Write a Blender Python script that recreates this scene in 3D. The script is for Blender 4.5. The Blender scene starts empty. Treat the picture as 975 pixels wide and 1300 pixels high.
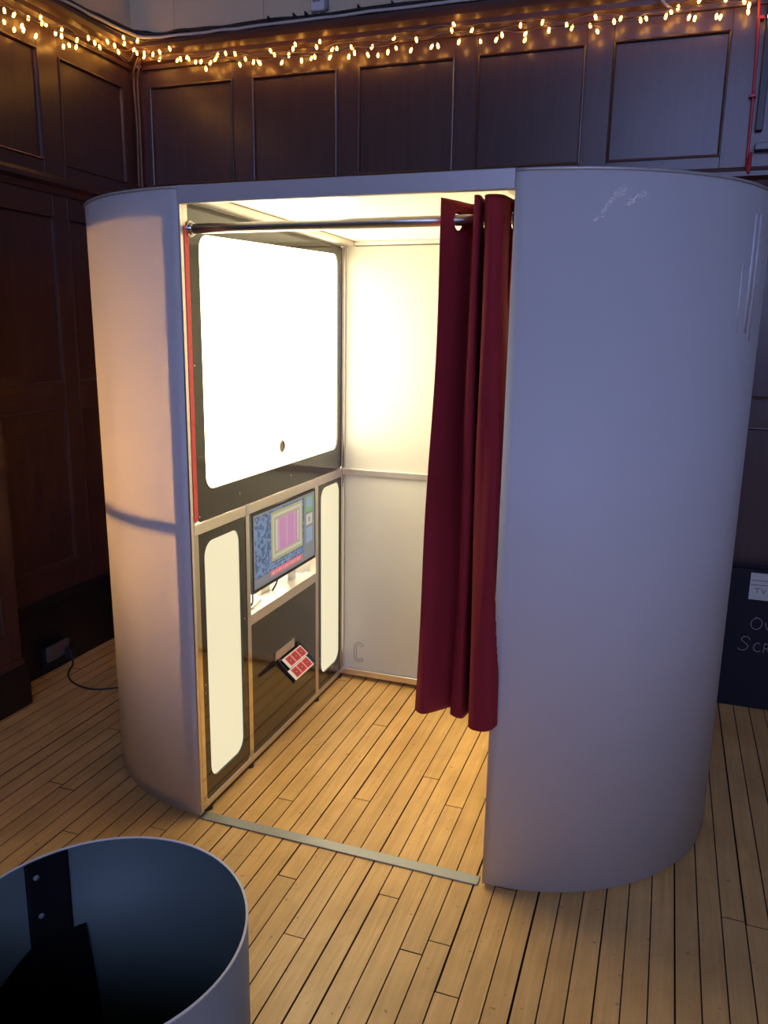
import bpy, bmesh, math, random
from mathutils import Vector, Matrix
random.seed(7)
D = bpy.data
SC = bpy.context.scene
C = SC.collection
PI = math.pi

# ------------------------------------------------------------------ camera, world, light levels
cam_d = D.cameras.new('camera'); cam = D.objects.new('camera', cam_d); C.objects.link(cam)
cam.location = (1.35632, -2.08334, 1.59765)
cam.rotation_euler = (1.353836, -0.0160819, 0.3393305)
cam_d.sensor_fit = 'VERTICAL'; cam_d.sensor_height = 36.0; cam_d.sensor_width = 27.0
cam_d.lens = 1014.206 / 1300.0 * 36.0
cam_d.clip_start = 0.02; cam_d.clip_end = 60
SC.camera = cam
SC.view_settings.view_transform = 'Standard'; SC.view_settings.look = 'None'
SC.view_settings.gamma = 1.0; SC.view_settings.use_curve_mapping = False
SC.view_settings.exposure = 0.0
w = D.worlds.new('world'); SC.world = w; w.use_nodes = True
w.node_tree.nodes['Background'].inputs[0].default_value = (0.10, 0.13, 0.25, 1)
w.node_tree.nodes['Background'].inputs[1].default_value = 0.02

L_WINDOW = (3.05, 3.8, 8.0)     # dusk light in the high hall windows
L_FLASH = 8.6                   # big flash diffuser in the booth
L_SIDE = 0.92                   # tall side diffusers
L_BAY = 50.0                    # tubes in the machine bay
L_BULB = 28.0

# ------------------------------------------------------------------ materials
def nt(name):
    m = D.materials.new(name); m.use_nodes = True
    n = m.node_tree; return m, n, n.nodes['Principled BSDF']
def mat(name, col, rough=.5, metal=0, coat=0, coat_r=.05, noise=0, scale=20, bump=0, bscale=60, spec=.5, stretch=None):
    m, n, b = nt(name)
    b.inputs['Base Color'].default_value = (*col, 1); b.inputs['Roughness'].default_value = rough
    b.inputs['Metallic'].default_value = metal; b.inputs['Coat Weight'].default_value = coat
    b.inputs['Coat Roughness'].default_value = coat_r; b.inputs['Specular IOR Level'].default_value = spec
    if noise or bump:
        g = n.nodes.new('ShaderNodeNewGeometry')
        src = g.outputs['Position']
        if stretch:
            mp = n.nodes.new('ShaderNodeMapping'); mp.inputs['Scale'].default_value = stretch
            n.links.new(src, mp.inputs[0]); src = mp.outputs[0]
    if noise:
        t = n.nodes.new('ShaderNodeTexNoise'); t.inputs['Scale'].default_value = scale; t.inputs['Detail'].default_value = 6
        n.links.new(src, t.inputs[0])
        mx = n.nodes.new('ShaderNodeMix'); mx.data_type = 'RGBA'
        mx.inputs[6].default_value = (*[max(0, c * (1 - noise)) for c in col], 1)
        mx.inputs[7].default_value = (*[min(1, c * (1 + noise)) for c in col], 1)
        n.links.new(t.outputs[0], mx.inputs[0]); n.links.new(mx.outputs[2], b.inputs['Base Color'])
    if bump:
        t2 = n.nodes.new('ShaderNodeTexNoise'); t2.inputs['Scale'].default_value = bscale; t2.inputs['Detail'].default_value = 4
        n.links.new(src, t2.inputs[0])
        bp = n.nodes.new('ShaderNodeBump'); bp.inputs['Strength'].default_value = bump; bp.inputs['Distance'].default_value = .01
        n.links.new(t2.outputs[0], bp.inputs['Height']); n.links.new(bp.outputs[0], b.inputs['Normal'])
    return m
def emit(name, col, s, base=.6):
    m, n, b = nt(name)
    b.inputs['Base Color'].default_value = (*[min(1, c) * base for c in col], 1)
    b.inputs['Emission Color'].default_value = (*col, 1); b.inputs['Emission Strength'].default_value = s
    b.inputs['Roughness'].default_value = .35
    return m

def dark_wood(name, base, light, rough=.28, vertical=True):
    m, n, b = nt(name)
    g = n.nodes.new('ShaderNodeNewGeometry'); mp = n.nodes.new('ShaderNodeMapping')
    mp.inputs['Scale'].default_value = (26, 26, 2.2) if vertical else (2.5, 2.5, 26)
    oi = n.nodes.new('ShaderNodeObjectInfo')
    ad = n.nodes.new('ShaderNodeVectorMath'); ad.operation = 'ADD'
    mu = n.nodes.new('ShaderNodeMath'); mu.operation = 'MULTIPLY'; mu.inputs[1].default_value = 7
    n.links.new(oi.outputs['Random'], mu.inputs[0]); n.links.new(g.outputs['Position'], ad.inputs[0]); n.links.new(mu.outputs[0], ad.inputs[1])
    n.links.new(ad.outputs[0], mp.inputs[0])
    t = n.nodes.new('ShaderNodeTexNoise'); t.inputs['Scale'].default_value = 1.6; t.inputs['Detail'].default_value = 7; t.inputs['Distortion'].default_value = .6
    n.links.new(mp.outputs[0], t.inputs[0])
    r = n.nodes.new('ShaderNodeValToRGB'); r.color_ramp.elements[0].position = .3; r.color_ramp.elements[1].position = .75
    r.color_ramp.elements[0].color = (*base, 1); r.color_ramp.elements[1].color = (*light, 1)
    n.links.new(t.outputs[0], r.inputs[0]); n.links.new(r.outputs[0], b.inputs['Base Color'])
    b.inputs['Roughness'].default_value = rough
    b.inputs['Coat Weight'].default_value = .35; b.inputs['Coat Roughness'].default_value = .22
    bp = n.nodes.new('ShaderNodeBump'); bp.inputs['Strength'].default_value = .12; bp.inputs['Distance'].default_value = .004
    n.links.new(t.outputs[0], bp.inputs['Height']); n.links.new(bp.outputs[0], b.inputs['Normal'])
    return m

def board_mat():
    m, n, b = nt('floor_board_wood')
    g = n.nodes.new('ShaderNodeNewGeometry'); oi = n.nodes.new('ShaderNodeObjectInfo')
    mu = n.nodes.new('ShaderNodeMath'); mu.operation = 'MULTIPLY'; mu.inputs[1].default_value = 31
    n.links.new(oi.outputs['Random'], mu.inputs[0])
    ad = n.nodes.new('ShaderNodeVectorMath'); ad.operation = 'ADD'
    n.links.new(g.outputs['Position'], ad.inputs[0]); n.links.new(mu.outputs[0], ad.inputs[1])
    mp = n.nodes.new('ShaderNodeMapping'); mp.inputs['Scale'].default_value = (60, 3.0, 60); n.links.new(ad.outputs[0], mp.inputs[0])
    t = n.nodes.new('ShaderNodeTexNoise'); t.inputs['Scale'].default_value = 1; t.inputs['Detail'].default_value = 8; t.inputs['Distortion'].default_value = .8
    n.links.new(mp.outputs[0], t.inputs[0])
    r = n.nodes.new('ShaderNodeValToRGB'); e = r.color_ramp.elements
    e[0].position = .25; e[0].color = (.74, .42, .135, 1); e[1].position = .8; e[1].color = (.95, .60, .215, 1)
    n.links.new(t.outputs[0], r.inputs[0])
    # per-board tint
    hv = n.nodes.new('ShaderNodeHueSaturation'); mr = n.nodes.new('ShaderNodeMapRange')
    mr.inputs[3].default_value = .90; mr.inputs[4].default_value = 1.06
    n.links.new(oi.outputs['Random'], mr.inputs[0]); n.links.new(mr.outputs[0], hv.inputs['Value']); n.links.new(r.outputs[0], hv.inputs['Color'])
    # blotchy wear and scuffs
    t3 = n.nodes.new('ShaderNodeTexNoise'); t3.inputs['Scale'].default_value = 5; t3.inputs['Detail'].default_value = 5
    n.links.new(g.outputs['Position'], t3.inputs[0])
    r3 = n.nodes.new('ShaderNodeValToRGB'); r3.color_ramp.elements[0].position = .3; r3.color_ramp.elements[0].color = (.80, .76, .70, 1)
    r3.color_ramp.elements[1].position = .6; r3.color_ramp.elements[1].color = (1, 1, 1, 1)
    n.links.new(t3.outputs[0], r3.inputs[0])
    mx = n.nodes.new('ShaderNodeMix'); mx.data_type = 'RGBA'; mx.blend_type = 'MULTIPLY'; mx.inputs[0].default_value = .8
    n.links.new(hv.outputs[0], mx.inputs[6]); n.links.new(r3.outputs[0], mx.inputs[7])
    # dark specks
    t4 = n.nodes.new('ShaderNodeTexNoise'); t4.inputs['Scale'].default_value = 42; t4.inputs['Detail'].default_value = 2
    n.links.new(g.outputs['Position'], t4.inputs[0])
    r4 = n.nodes.new('ShaderNodeValToRGB'); r4.color_ramp.elements[0].position = .26; r4.color_ramp.elements[0].color = (.35, .28, .22, 1)
    r4.color_ramp.elements[1].position = .31; r4.color_ramp.elements[1].color = (1, 1, 1, 1)
    n.links.new(t4.outputs[0], r4.inputs[0])
    mx2 = n.nodes.new('ShaderNodeMix'); mx2.data_type = 'RGBA'; mx2.blend_type = 'MULTIPLY'; mx2.inputs[0].default_value = .6
    n.links.new(mx.outputs[2], mx2.inputs[6]); n.links.new(r4.outputs[0], mx2.inputs[7])
    # thin curved scratches
    mp5 = n.nodes.new('ShaderNodeMapping'); mp5.inputs['Scale'].default_value = (1, 1, 1); mp5.inputs['Rotation'].default_value = (0, 0, .5)
    n.links.new(g.outputs['Position'], mp5.inputs[0])
    t5 = n.nodes.new('ShaderNodeTexWave'); t5.inputs['Scale'].default_value = 1.3; t5.inputs['Distortion'].default_value = 9; t5.inputs['Detail'].default_value = 3; t5.inputs['Detail Scale'].default_value = 1.2
    n.links.new(mp5.outputs[0], t5.inputs[0])
    r5 = n.nodes.new('ShaderNodeValToRGB'); r5.color_ramp.elements[0].position = .0; r5.color_ramp.elements[0].color = (.62, .56, .5, 1)
    r5.color_ramp.elements[1].position = .006; r5.color_ramp.elements[1].color = (1, 1, 1, 1)
    n.links.new(t5.outputs['Fac'], r5.inputs[0])
    mx3 = n.nodes.new('ShaderNodeMix'); mx3.data_type = 'RGBA'; mx3.blend_type = 'MULTIPLY'; mx3.inputs[0].default_value = .12
    n.links.new(mx2.outputs[2], mx3.inputs[6]); n.links.new(r5.outputs[0], mx3.inputs[7])
    n.links.new(mx3.outputs[2], b.inputs['Base Color'])
    rr = n.nodes.new('ShaderNodeMapRange'); rr.inputs[3].default_value = .48; rr.inputs[4].default_value = .3
    n.links.new(t3.outputs[0], rr.inputs[0]); n.links.new(rr.outputs[0], b.inputs['Roughness'])
    bp = n.nodes.new('ShaderNodeBump'); bp.inputs['Strength'].default_value = .15; bp.inputs['Distance'].default_value = .003
    n.links.new(t.outputs[0], bp.inputs['Height']); n.links.new(bp.outputs[0], b.inputs['Normal'])
    return m

def cover_mat():
    m, n, b = nt('white_cover_sheet')
    b.inputs['Base Color'].default_value = (.80, .80, .80, 1); b.inputs['Roughness'].default_value = .5
    b.inputs['Coat Weight'].default_value = .12; b.inputs['Coat Roughness'].default_value = .3; b.inputs['Specular IOR Level'].default_value = .3
    tr = n.nodes.new('ShaderNodeBsdfTranslucent'); tr.inputs[0].default_value = (.95, .72, .46, 1)
    ms = n.nodes.new('ShaderNodeMixShader'); ms.inputs[0].default_value = .30
    n.links.new(b.outputs[0], ms.inputs[1]); n.links.new(tr.outputs[0], ms.inputs[2])
    n.links.new(ms.outputs[0], n.nodes['Material Output'].inputs[0])
    g = n.nodes.new('ShaderNodeNewGeometry'); t = n.nodes.new('ShaderNodeTexNoise'); t.inputs['Scale'].default_value = 6
    n.links.new(g.outputs['Position'], t.inputs[0])
    bp = n.nodes.new('ShaderNodeBump'); bp.inputs['Strength'].default_value = .05; bp.inputs['Distance'].default_value = .02
    n.links.new(t.outputs[0], bp.inputs['Height']); n.links.new(bp.outputs[0], b.inputs['Normal'])
    return m

M = dict(
    board=board_mat(),
    subfloor=mat('dark_subfloor', (.035, .02, .012), .9, noise=.3),
    seam=mat('seam_dirt', (.085, .042, .016), .9, noise=.4, scale=60),
    wood=dark_wood('mahogany_panel', (.048, .020, .016), (.074, .030, .022), .38),
    stile=dark_wood('mahogany_stile', (.050, .021, .017), (.078, .031, .023), .38),
    rail=dark_wood('mahogany_rail', (.050, .021, .017), (.078, .031, .023), .38, False),
    skirt=mat('black_skirting', (.012, .008, .008), .4, noise=.3),
    plaster=mat('grey_plaster', (.62, .52, .34), .8, noise=.06, scale=3, bump=.05),
    hall=mat('hall_paint', (.14, .12, .10), .8, noise=.1, scale=2),
    cover=cover_mat(),
    lam=mat('bright_laminate', (.84, .82, .76), .4),
    white=mat('white_laminate', (.52, .51, .475), .36, coat=.2, noise=.02, scale=4),
    alu=mat('satin_aluminium', (.72, .66, .62), .36, 1, noise=.05, scale=30),
    alup=mat('painted_aluminium', (.52, .50, .50), .4, .4),
    chrome=mat('chrome', (.75, .73, .70), .12, 1),
    steel=mat('dull_steel', (.40, .41, .40), .45, .8, noise=.1, scale=40, stretch=(3, 60, 60)),
    rod=mat('rod_steel', (.42, .40, .38), .3, 1),
    black=mat('gloss_black_acrylic', (.014, .012, .011), .10, coat=.5, coat_r=.05),
    mblack=mat('matt_black', (.012, .012, .014), .55),
    rubber=mat('black_rubber', (.015, .014, .014), .6),
    redtape=mat('red_hook_tape', (.75, .10, .09), .7, noise=.25, scale=120),
    velvet=mat('burgundy_cloth', (.27, .010, .018), .85, noise=.15, scale=14, bump=.15, bscale=300),
    flash=emit('flash_diffuser', (1.0, .86, .54), L_FLASH),
    side=emit('side_diffuser', (.86, .78, .52), L_SIDE, .15),
    ceil=emit('ceiling_diffuser', (1.0, .90, .62), 3.0),
    tube=emit('fluorescent_tube', (1.0, .88, .62), L_BAY),
    window=emit('dusk_window', L_WINDOW, 1.0),
    bulb=emit('warm_bulb', (1.0, .43, .06), L_BULB),
    wire=mat('clear_wire', (.30, .20, .12), .35),
    blackcab=mat('black_cable', (.012, .012, .014), .45),
    whitecab=mat('white_cable', (.55, .52, .48), .45),
    browncab=mat('brown_cable', (.16, .09, .05), .45),
    redcab=mat('red_cable', (.42, .03, .05), .4),
    white_pl=mat('white_plastic', (.62, .62, .64), .4),
    dim_pl=mat('dirty_grey_plastic', (.10, .095, .09), .5, noise=.3, scale=40),
    grey_pl=mat('grey_plastic', (.25, .25, .27), .45),
    drum_out=mat('drum_outside', (.36, .33, .27), .5, coat=.05, noise=.03, scale=4),
    drum_in=mat('drum_inside', (.095, .13, .125), .5, spec=.3, noise=.04, scale=3),
    drum_rim=mat('drum_rim', (.62, .62, .64), .4),
    tape=mat('black_tape', (.004, .004, .005), .8, spec=.15),
    case=mat('navy_black_case', (.006, .007, .014), .5, spec=.3, noise=.15, scale=8),
    paper=mat('white_paper', (.60, .58, .50), .7),
    ink=mat('ink', (.05, .05, .07), .7),
    chalk=mat('pale_marker', (.34, .32, .34), .8),
    photo_white=mat('photo_white', (.80, .78, .76), .3),
    photo_red=mat('photo_red', (.62, .03, .04), .3),
    photo_dark=mat('photo_dark', (.05, .02, .02), .3),
    photo_skin=mat('photo_pink', (.60, .25, .20), .3),
    lens=mat('lens_glass', (.10, .085, .06), .08, coat=1),
    cleat=mat('pale_cleat', (.55, .53, .48), .5),
    glint=mat('glint', (.98, .92, .82), .2, coat=.6),  # pale colour standing in for reflected glints on the cover
)

# ------------------------------------------------------------------ mesh helpers
def obj(name, bm, m, parent=None, smooth=False, mats=None):
    me = D.meshes.new(name); bmesh.ops.recalc_face_normals(bm, faces=bm.faces); bm.to_mesh(me); bm.free()
    for mm in (mats or [m]): me.materials.append(mm)
    if smooth:
        for p in me.polygons: p.use_smooth = True
    o = D.objects.new(name, me); C.objects.link(o)
    if parent: o.parent = parent
    return o
def empty(name, loc=(0, 0, 0)):
    o = D.objects.new(name, None); C.objects.link(o); o.location = loc; o.empty_display_size = .05; return o
def tag(o, label=None, cat=None, group=None, kind=None):
    if label: o['label'] = label
    if cat: o['category'] = cat
    if group: o['group'] = group
    if kind: o['kind'] = kind
    return o
def box(bm, x0, x1, y0, y1, z0, z1, bev=0, mi=0):
    vs = [bm.verts.new((x, y, z)) for x in (x0, x1) for y in (y0, y1) for z in (z0, z1)]
    fs = [(0, 1, 3, 2), (4, 6, 7, 5), (0, 4, 5, 1), (2, 3, 7, 6), (0, 2, 6, 4), (1, 5, 7, 3)]
    F = [bm.faces.new([vs[i] for i in f]) for f in fs]
    for f in F: f.material_index = mi
    if bev:
        ed = {e for f in F for e in f.edges}
        bmesh.ops.bevel(bm, geom=list(ed), offset=bev, segments=1, affect='EDGES')
    return F
def bx(name, m, parent, x0, x1, y0, y1, z0, z1, bev=0):
    bm = bmesh.new(); box(bm, x0, x1, y0, y1, z0, z1, bev); return obj(name, bm, m, parent)
def tube(bm, pts, r, n=8, closed=False, cap=True):
    pts = [Vector(p) for p in pts]; rings = []
    up = Vector((0, 0, 1))
    N = len(pts)
    prev = None
    for i, p in enumerate(pts):
        a = pts[(i - 1) % N] if (closed or i) else p
        b = pts[(i + 1) % N] if (closed or i < N - 1) else p
        t = (b - a).normalized()
        if prev is None:
            s = t.cross(up)
            if s.length < .01: s = t.cross(Vector((1, 0, 0)))
        else:
            s = prev - t * prev.dot(t)
        s.normalize(); prev = s; q = t.cross(s)
        rr = r[i] if isinstance(r, (list, tuple)) else r
        rings.append([bm.verts.new(p + (s * math.cos(2 * PI * k / n) + q * math.sin(2 * PI * k / n)) * rr) for k in range(n)])
    for i in range(N if closed else N - 1):
        A, B = rings[i], rings[(i + 1) % N]
        for k in range(n): bm.faces.new((A[k], A[(k + 1) % n], B[(k + 1) % n], B[k]))
    if cap and not closed:
        bm.faces.new(rings[0]); bm.faces.new(rings[-1])
def tb(name, m, parent, pts, r, n=8, closed=False):
    bm = bmesh.new(); tube(bm, pts, r, n, closed); return obj(name, bm, m, parent, True)
def cyl(bm, c, axis, r, h, n=20, r2=None):
    c = Vector(c); a = Vector(axis).normalized()
    tube(bm, [c, c + a * h], [r, r if r2 is None else r2], n)
def catmull(P, k=8):
    P = [Vector(p) for p in P]; out = []
    for i in range(len(P) - 1):
        p0 = P[max(i - 1, 0)]; p1 = P[i]; p2 = P[i + 1]; p3 = P[min(i + 2, len(P) - 1)]
        for j in range(k):
            t = j / k
            out.append(.5 * ((2 * p1) + (p2 - p0) * t + (2 * p0 - 5 * p1 + 4 * p2 - p3) * t * t + (3 * p1 - p0 - 3 * p2 + p3) * t ** 3))
    out.append(P[-1]); return out
def rrect(y0, y1, z0, z1, r, n=7):
    out = []
    for cy, cz, a0 in ((y1 - r, z1 - r, 0), (y0 + r, z1 - r, 90), (y0 + r, z0 + r, 180), (y1 - r, z0 + r, 270)):
        for k in range(n + 1):
            a = math.radians(a0 + 90 * k / n); out.append((cy + r * math.cos(a), cz + r * math.sin(a)))
    return out
def plate(bm, loop, x0, x1, mi=0):          # loop in the y,z plane
    a = [bm.verts.new((x0, y, z)) for y, z in loop]; b = [bm.verts.new((x1, y, z)) for y, z in loop]
    bm.faces.new(a).material_index = mi; bm.faces.new(b[::-1]).material_index = mi
    n = len(loop)
    for i in range(n): bm.faces.new((a[i], b[i], b[(i + 1) % n], a[(i + 1) % n])).material_index = mi
def ring_plate(bm, outer, inner, x0, x1):   # rectangle with a rounded opening; both loops with equal count
    n = len(outer)
    V = [[bm.verts.new((x, y, z)) for y, z in lp] for x in (x0, x1) for lp in (outer, inner)]
    ao, ai, bo, bi = V
    for i in range(n):
        j = (i + 1) % n
        bm.faces.new((ao[i], ao[j], ai[j], ai[i])); bm.faces.new((bo[i], bi[i], bi[j], bo[j]))
        bm.faces.new((ao[i], bo[i], bo[j], ao[j])); bm.faces.new((ai[i], ai[j], bi[j], bi[i]))

# ------------------------------------------------------------------ the hall
XL, YB = -1.34, 1.67
XR, YR, ZC = 6.0, -6.4, 5.6
floor = tag(bx('floor', M['subfloor'], None, XL - .3, XR + .3, YR - .3, YB + .3, -.10, -.018), kind='structure')
BW = .063
joint_fix = {0: [-.39], 3: [-.15], 5: [-.333], 2: [.51], -10: [1.15]}
cols = range(-30, 36)
bmesh_cache = {}
for c in cols:
    x0 = .495 + c * BW
    if x0 < XL - .03 or x0 > 2.72: continue
    js = list(joint_fix.get(c, []))
    y = -2.3 + random.uniform(.2, 2.6)
    cand = []
    while y < YB - .2:
        cand.append(y); y += random.uniform(1.8, 3.2)
    if js: js = [j for j in js] + [j for j in cand if min(abs(j - k) for k in js) > .9]
    else: js = cand
    js = [-2.3] + sorted(js) + [YB]
    for a, b in zip(js[:-1], js[1:]):
        if b - a < .05: continue
        g = .0009 + (random.random() ** 5) * .0028
        dz = random.uniform(-.0006, .0006)
        bm = bmesh.new()
        X0, X1, Y0, Y1 = x0 + g, x0 + BW - .0008, a + .0008, b - .0008
        X0 = max(X0, XL)
        top = [bm.verts.new(v) for v in ((X0 + .0010, Y0 + .001, dz), (X1 - .0010, Y0 + .001, dz), (X1 - .0010, Y1 - .001, dz), (X0 + .0010, Y1 - .001, dz))]
        mid = [bm.verts.new(v) for v in ((X0, Y0, -.0014), (X1, Y0, -.0014), (X1, Y1, -.0014), (X0, Y1, -.0014))]
        bot = [bm.verts.new(v) for v in ((X0, Y0, -.018), (X1, Y0, -.018), (X1, Y1, -.018), (X0, Y1, -.018))]
        bm.faces.new(top); bm.faces.new(bot[::-1])
        for i in range(4):
            j = (i + 1) % 4
            bm.faces.new((mid[i], mid[j], top[j], top[i])).material_index = 1; bm.faces.new((bot[i], bot[j], mid[j], mid[i])).material_index = 1
        obj('floorboard', bm, None, floor, mats=[M['board'], M['seam']])
# the rest of the hall floor, out of the picture, joined
bm = bmesh.new()
xx = 2.72 + .006
while xx < XR: box(bm, xx, xx + .061, YR, YB, -.018, 0); xx += BW
xx = XL
while xx < 2.68: box(bm, xx, xx + .061, YR, -2.302, -.018, 0); xx += BW
tag(obj('floorboards_beyond', bm, M['board'], floor), kind='stuff')

wb = tag(bx('wall_back', M['stile'], None, XL - .2, XR, YB + .016, YB + .2, 0, 2.9), kind='structure')
wl = tag(bx('wall_left', M['stile'], None, XL - .2, XL - .016, YR, YB + .016, 0, 2.9), kind='structure')
# plaster above the panelling, in boards with fine joints
jx = [XL - .016, -1.086, -.596, -.109, .38, .87, 1.36, 1.85, 2.34, 2.83, 3.6, 4.8, XR]
for a, b in zip(jx[:-1], jx[1:]):
    bx('plaster_board', M['plaster'], wb, a + .0008, b - .0008, YB - .002, YB + .2, 2.9, ZC, .001)
jy = [YB - .002, 1.2, .7, .2, -.3, -.8, -2.2, -4, YR]
for b, a in zip(jy[:-1], jy[1:]):
    bx('plaster_board', M['plaster'], wl, XL - .2, XL + .002, a + .0008, b - .0008, 2.9, ZC, .001)
tag(bx('ceiling', M['hall'], None, XL - .2, XR + .2, YR - .2, YB + .2, ZC, ZC + .1), kind='structure')
tag(bx('wall_right', M['hall'], None, XR, XR + .2, YR, YB, 0, ZC), kind='structure')
tag(bx('wall_front', M['hall'], None, XL, XR, YR - .2, YR, 0, ZC), kind='structure')
# high windows behind the camera that light the hall
def window(n, x0, x1, z0, z1):
    e = tag(empty('window_%d' % n, ((x0 + x1) / 2, YR + .03, z0)), kind='structure')
    def P(nm, m, a, b, c, d, y0, y1):
        cx, cz = (x0 + x1) / 2, z0
        return bx(nm, m, e, a - cx, b - cx, y0 - (YR + .03), y1 - (YR + .03), c - cz, d - cz)
    nx, nz = 3, 4
    dx = (x1 - x0) / nx; dz = (z1 - z0) / nz
    for i in range(nx):
        for k in range(nz): P('pane', M['window'], x0 + i * dx + .02, x0 + (i + 1) * dx - .02, z0 + k * dz + .02, z0 + (k + 1) * dz - .02, YR + .012, YR + .02)
    for i in range(nx + 1): P('glazing_bar', M['white_pl'], x0 + i * dx - .02, x0 + i * dx + .02, z0 - .02, z1 + .02, YR + .002, YR + .05)
    for k in range(nz + 1): P('glazing_bar', M['white_pl'], x0, x1, z0 + k * dz - .02, z0 + k * dz + .02, YR + .003, YR + .045)
window(1, .55, 1.95, 2.9, 5.1)
window(2, 2.5, 3.9, 1.9, 5.1)
window(3, 4.4, 5.8, 1.9, 5.1)

# --- panelling. each panel, stile, rail and moulding is a piece
def moulding(parent, axis, a0, a1, z0, z1, face, m, w_=.012, d=.006):
    # picture-frame bead around a panel; axis 'x' = back wall (a is x), 'y' = left wall (a is y)
    bm = bmesh.new(); s = -1 if axis == 'x' else 1
    prof = [(0, 0), (0, d * .8), (w_ * .35, d), (w_ * .7, d * .55), (w_, -.010)]
    rings = []
    for u, h in prof:
        q = []
        for ca, cz in ((a0 + u, z0 + u), (a1 - u, z0 + u), (a1 - u, z1 - u), (a0 + u, z1 - u)):
            q.append(bm.verts.new((ca, face + s * h, cz) if axis == 'x' else (face + s * h, ca, cz)))
        rings.append(q)
    for A, B in zip(rings[:-1], rings[1:]):
        for i in range(4): bm.faces.new((A[i], A[(i + 1) % 4], B[(i + 1) % 4], B[i]))
    return obj('moulding', bm, m, parent)
def wbx(name, m, axis, parent, a0, a1, z0, z1, back, front, bev=.0015):
    return bx(name, m, parent, a0, a1, front, back, z0, z1, bev) if axis == 'x' else bx(name, m, parent, back, front, a0, a1, z0, z1, bev)
def panelling(axis, parent, cols, rows, zt, zb, lo, hi, face, skip_panels=()):
    s = -1 if axis == 'x' else 1
    back = face - s * .016
    cols = sorted(cols)
    edges = [lo] + [v for c in cols for v in c] + [hi]
    for i in range(0, len(edges), 2):
        if edges[i + 1] - edges[i] > .005:
            wbx('stile', M['stile'], axis, parent, edges[i], edges[i + 1], zb, zt, back, face)
    zs = [zb] + [v for r in sorted(rows) for v in r] + [zt]
    for c in cols:
        for i in range(0, len(zs), 2):
            if zs[i + 1] - zs[i] > .005: wbx('rail', M['rail'], axis, parent, c[0], c[1], zs[i], zs[i + 1], back, face)
        for r in rows:
            wbx('panel', M['wood'], axis, parent, c[0], c[1], r[0], r[1], back, face - s * .009, 0)
            moulding(parent, axis, c[0], c[1], r[0], r[1], face, M['stile'])
bc = [(-1.245, -.771), (-.664, -.22), (-.114, .345), (.447, .911), (1.022, 1.474), (1.66, 2.11), (2.22, 2.67), (2.78, 3.23)]
panelling('x', wb, bc, [(2.335, 2.805)], 2.885, 2.29, XL, 3.4, YB)
panelling('x', wb, bc, [(1.36, 2.10), (.47, 1.24)], 2.23, .36, XL, 3.4, YB)
lc = [(1.12, 1.576), (.56, .99), (0, .45), (-.56, -.11), (-1.12, -.67), (-1.68, -1.23)]
panelling('y', wl, lc, [(2.335, 2.79)], 2.885, 2.27, -2.0, YB, XL)
lc2 = [(1.12, 1.572), (.56, 1.025), (0, .40), (-.56, -.11), (-1.12, -.67), (-1.68, -1.23)]
panelling('y', wl, lc2, [(1.355, 2.105), (.50, 1.24)], 2.21, .36, -2.0, YB, XL)
# chair rails
def prof_run(name, m, axis, parent, a0, a1, pts, face):
    s = -1 if axis == 'x' else 1
    bm = bmesh.new(); A = []; B = []
    for d, z in pts:
        A.append(bm.verts.new((a0, face + s * d, z) if axis == 'x' else (face + s * d, a0, z)))
        B.append(bm.verts.new((a1, face + s * d, z) if axis == 'x' else (face + s * d, a1, z)))
    n = len(pts)
    for i in range(n): bm.faces.new((A[i], A[(i + 1) % n], B[(i + 1) % n], B[i]))
    bm.faces.new(A); bm.faces.new(B[::-1]); return obj(name, bm, m, parent)
rp = [(-.015, 2.21), (.012, 2.21), (.018, 2.235), (.038, 2.25), (.038, 2.268), (.012, 2.275), (.008, 2.29), (-.015, 2.29)]
prof_run('dado_rail', M['rail'], 'x', wb, XL, XR, rp, YB)
prof_run('dado_rail', M['rail'], 'y', wl, -2.0, YB - .038, [(d, z - .01) for d, z in rp], XL)
cp = [(-.01, 2.882), (.012, 2.882), (.016, 2.90), (.030, 2.915), (.034, 2.935), (.052, 2.955), (.060, 2.975), (.060, 2.992), (.006, 3.0), (-.01, 3.0)]
prof_run('trim_1', M['rail'], 'x', None, XL + .061, XR, cp, YB - .002)['kind'] = 'structure'
prof_run('trim_2', M['rail'], 'y', None, -2.0, YB - .003, cp, XL + .002)['kind'] = 'structure'
for nm, ax, par, a0, a1, f in (('baseboard_back', 'x', None, XL + .03, XR, YB - .0), ('baseboard_left', 'y', None, .47, YB - .0, XL)):
    prof_run(nm, M['skirt'], ax, par, a0, a1, [(-.012, 0), (.022, 0), (.022, .30), (.014, .325), (.008, .36), (-.012, .36)], f)['kind'] = 'structure'
# projecting pilaster on the left wall
pil = tag(empty('trim_3', (XL, .1, 0)), kind='structure')
def lp(nm, m, x0, x1, y0, y1, z0, z1, b=.003): return bx(nm, m, pil, x0 - XL, x1 - XL, y0 - .1, y1 - .1, z0, z1, b)
lp('pilaster_shaft', M['stile'], XL + .001, -1.165, -.25, .447, .21, 2.20)
lp('pilaster_plinth', M['skirt'], XL + .001, -1.150, -.28, .470, 0, .19)
lp('pilaster_cap', M['rail'], XL + .001, -1.158, -.26, .455, .19, .215)
moulding(pil, 'y', -.13 - .1, .36 - .1, .35, 2.05, -1.165 - XL + .001, M['stile'])
# pieces right of the red cable: door architrave
ar = tag(empty('trim_4', (1.6, YB, 0)), kind='structure')
bx('architrave_post', M['skirt'], ar, -.005, .022, -.03, -.001, 2.42, 2.88, .002)
bx('architrave_head', M['stile'], ar, .0, .50, -.045, -.001, 2.345, 2.372, .002)
bx('architrave_jamb', M['stile'], ar, .0, .035, -.04, -.001, .4, 2.205, .002)

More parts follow.
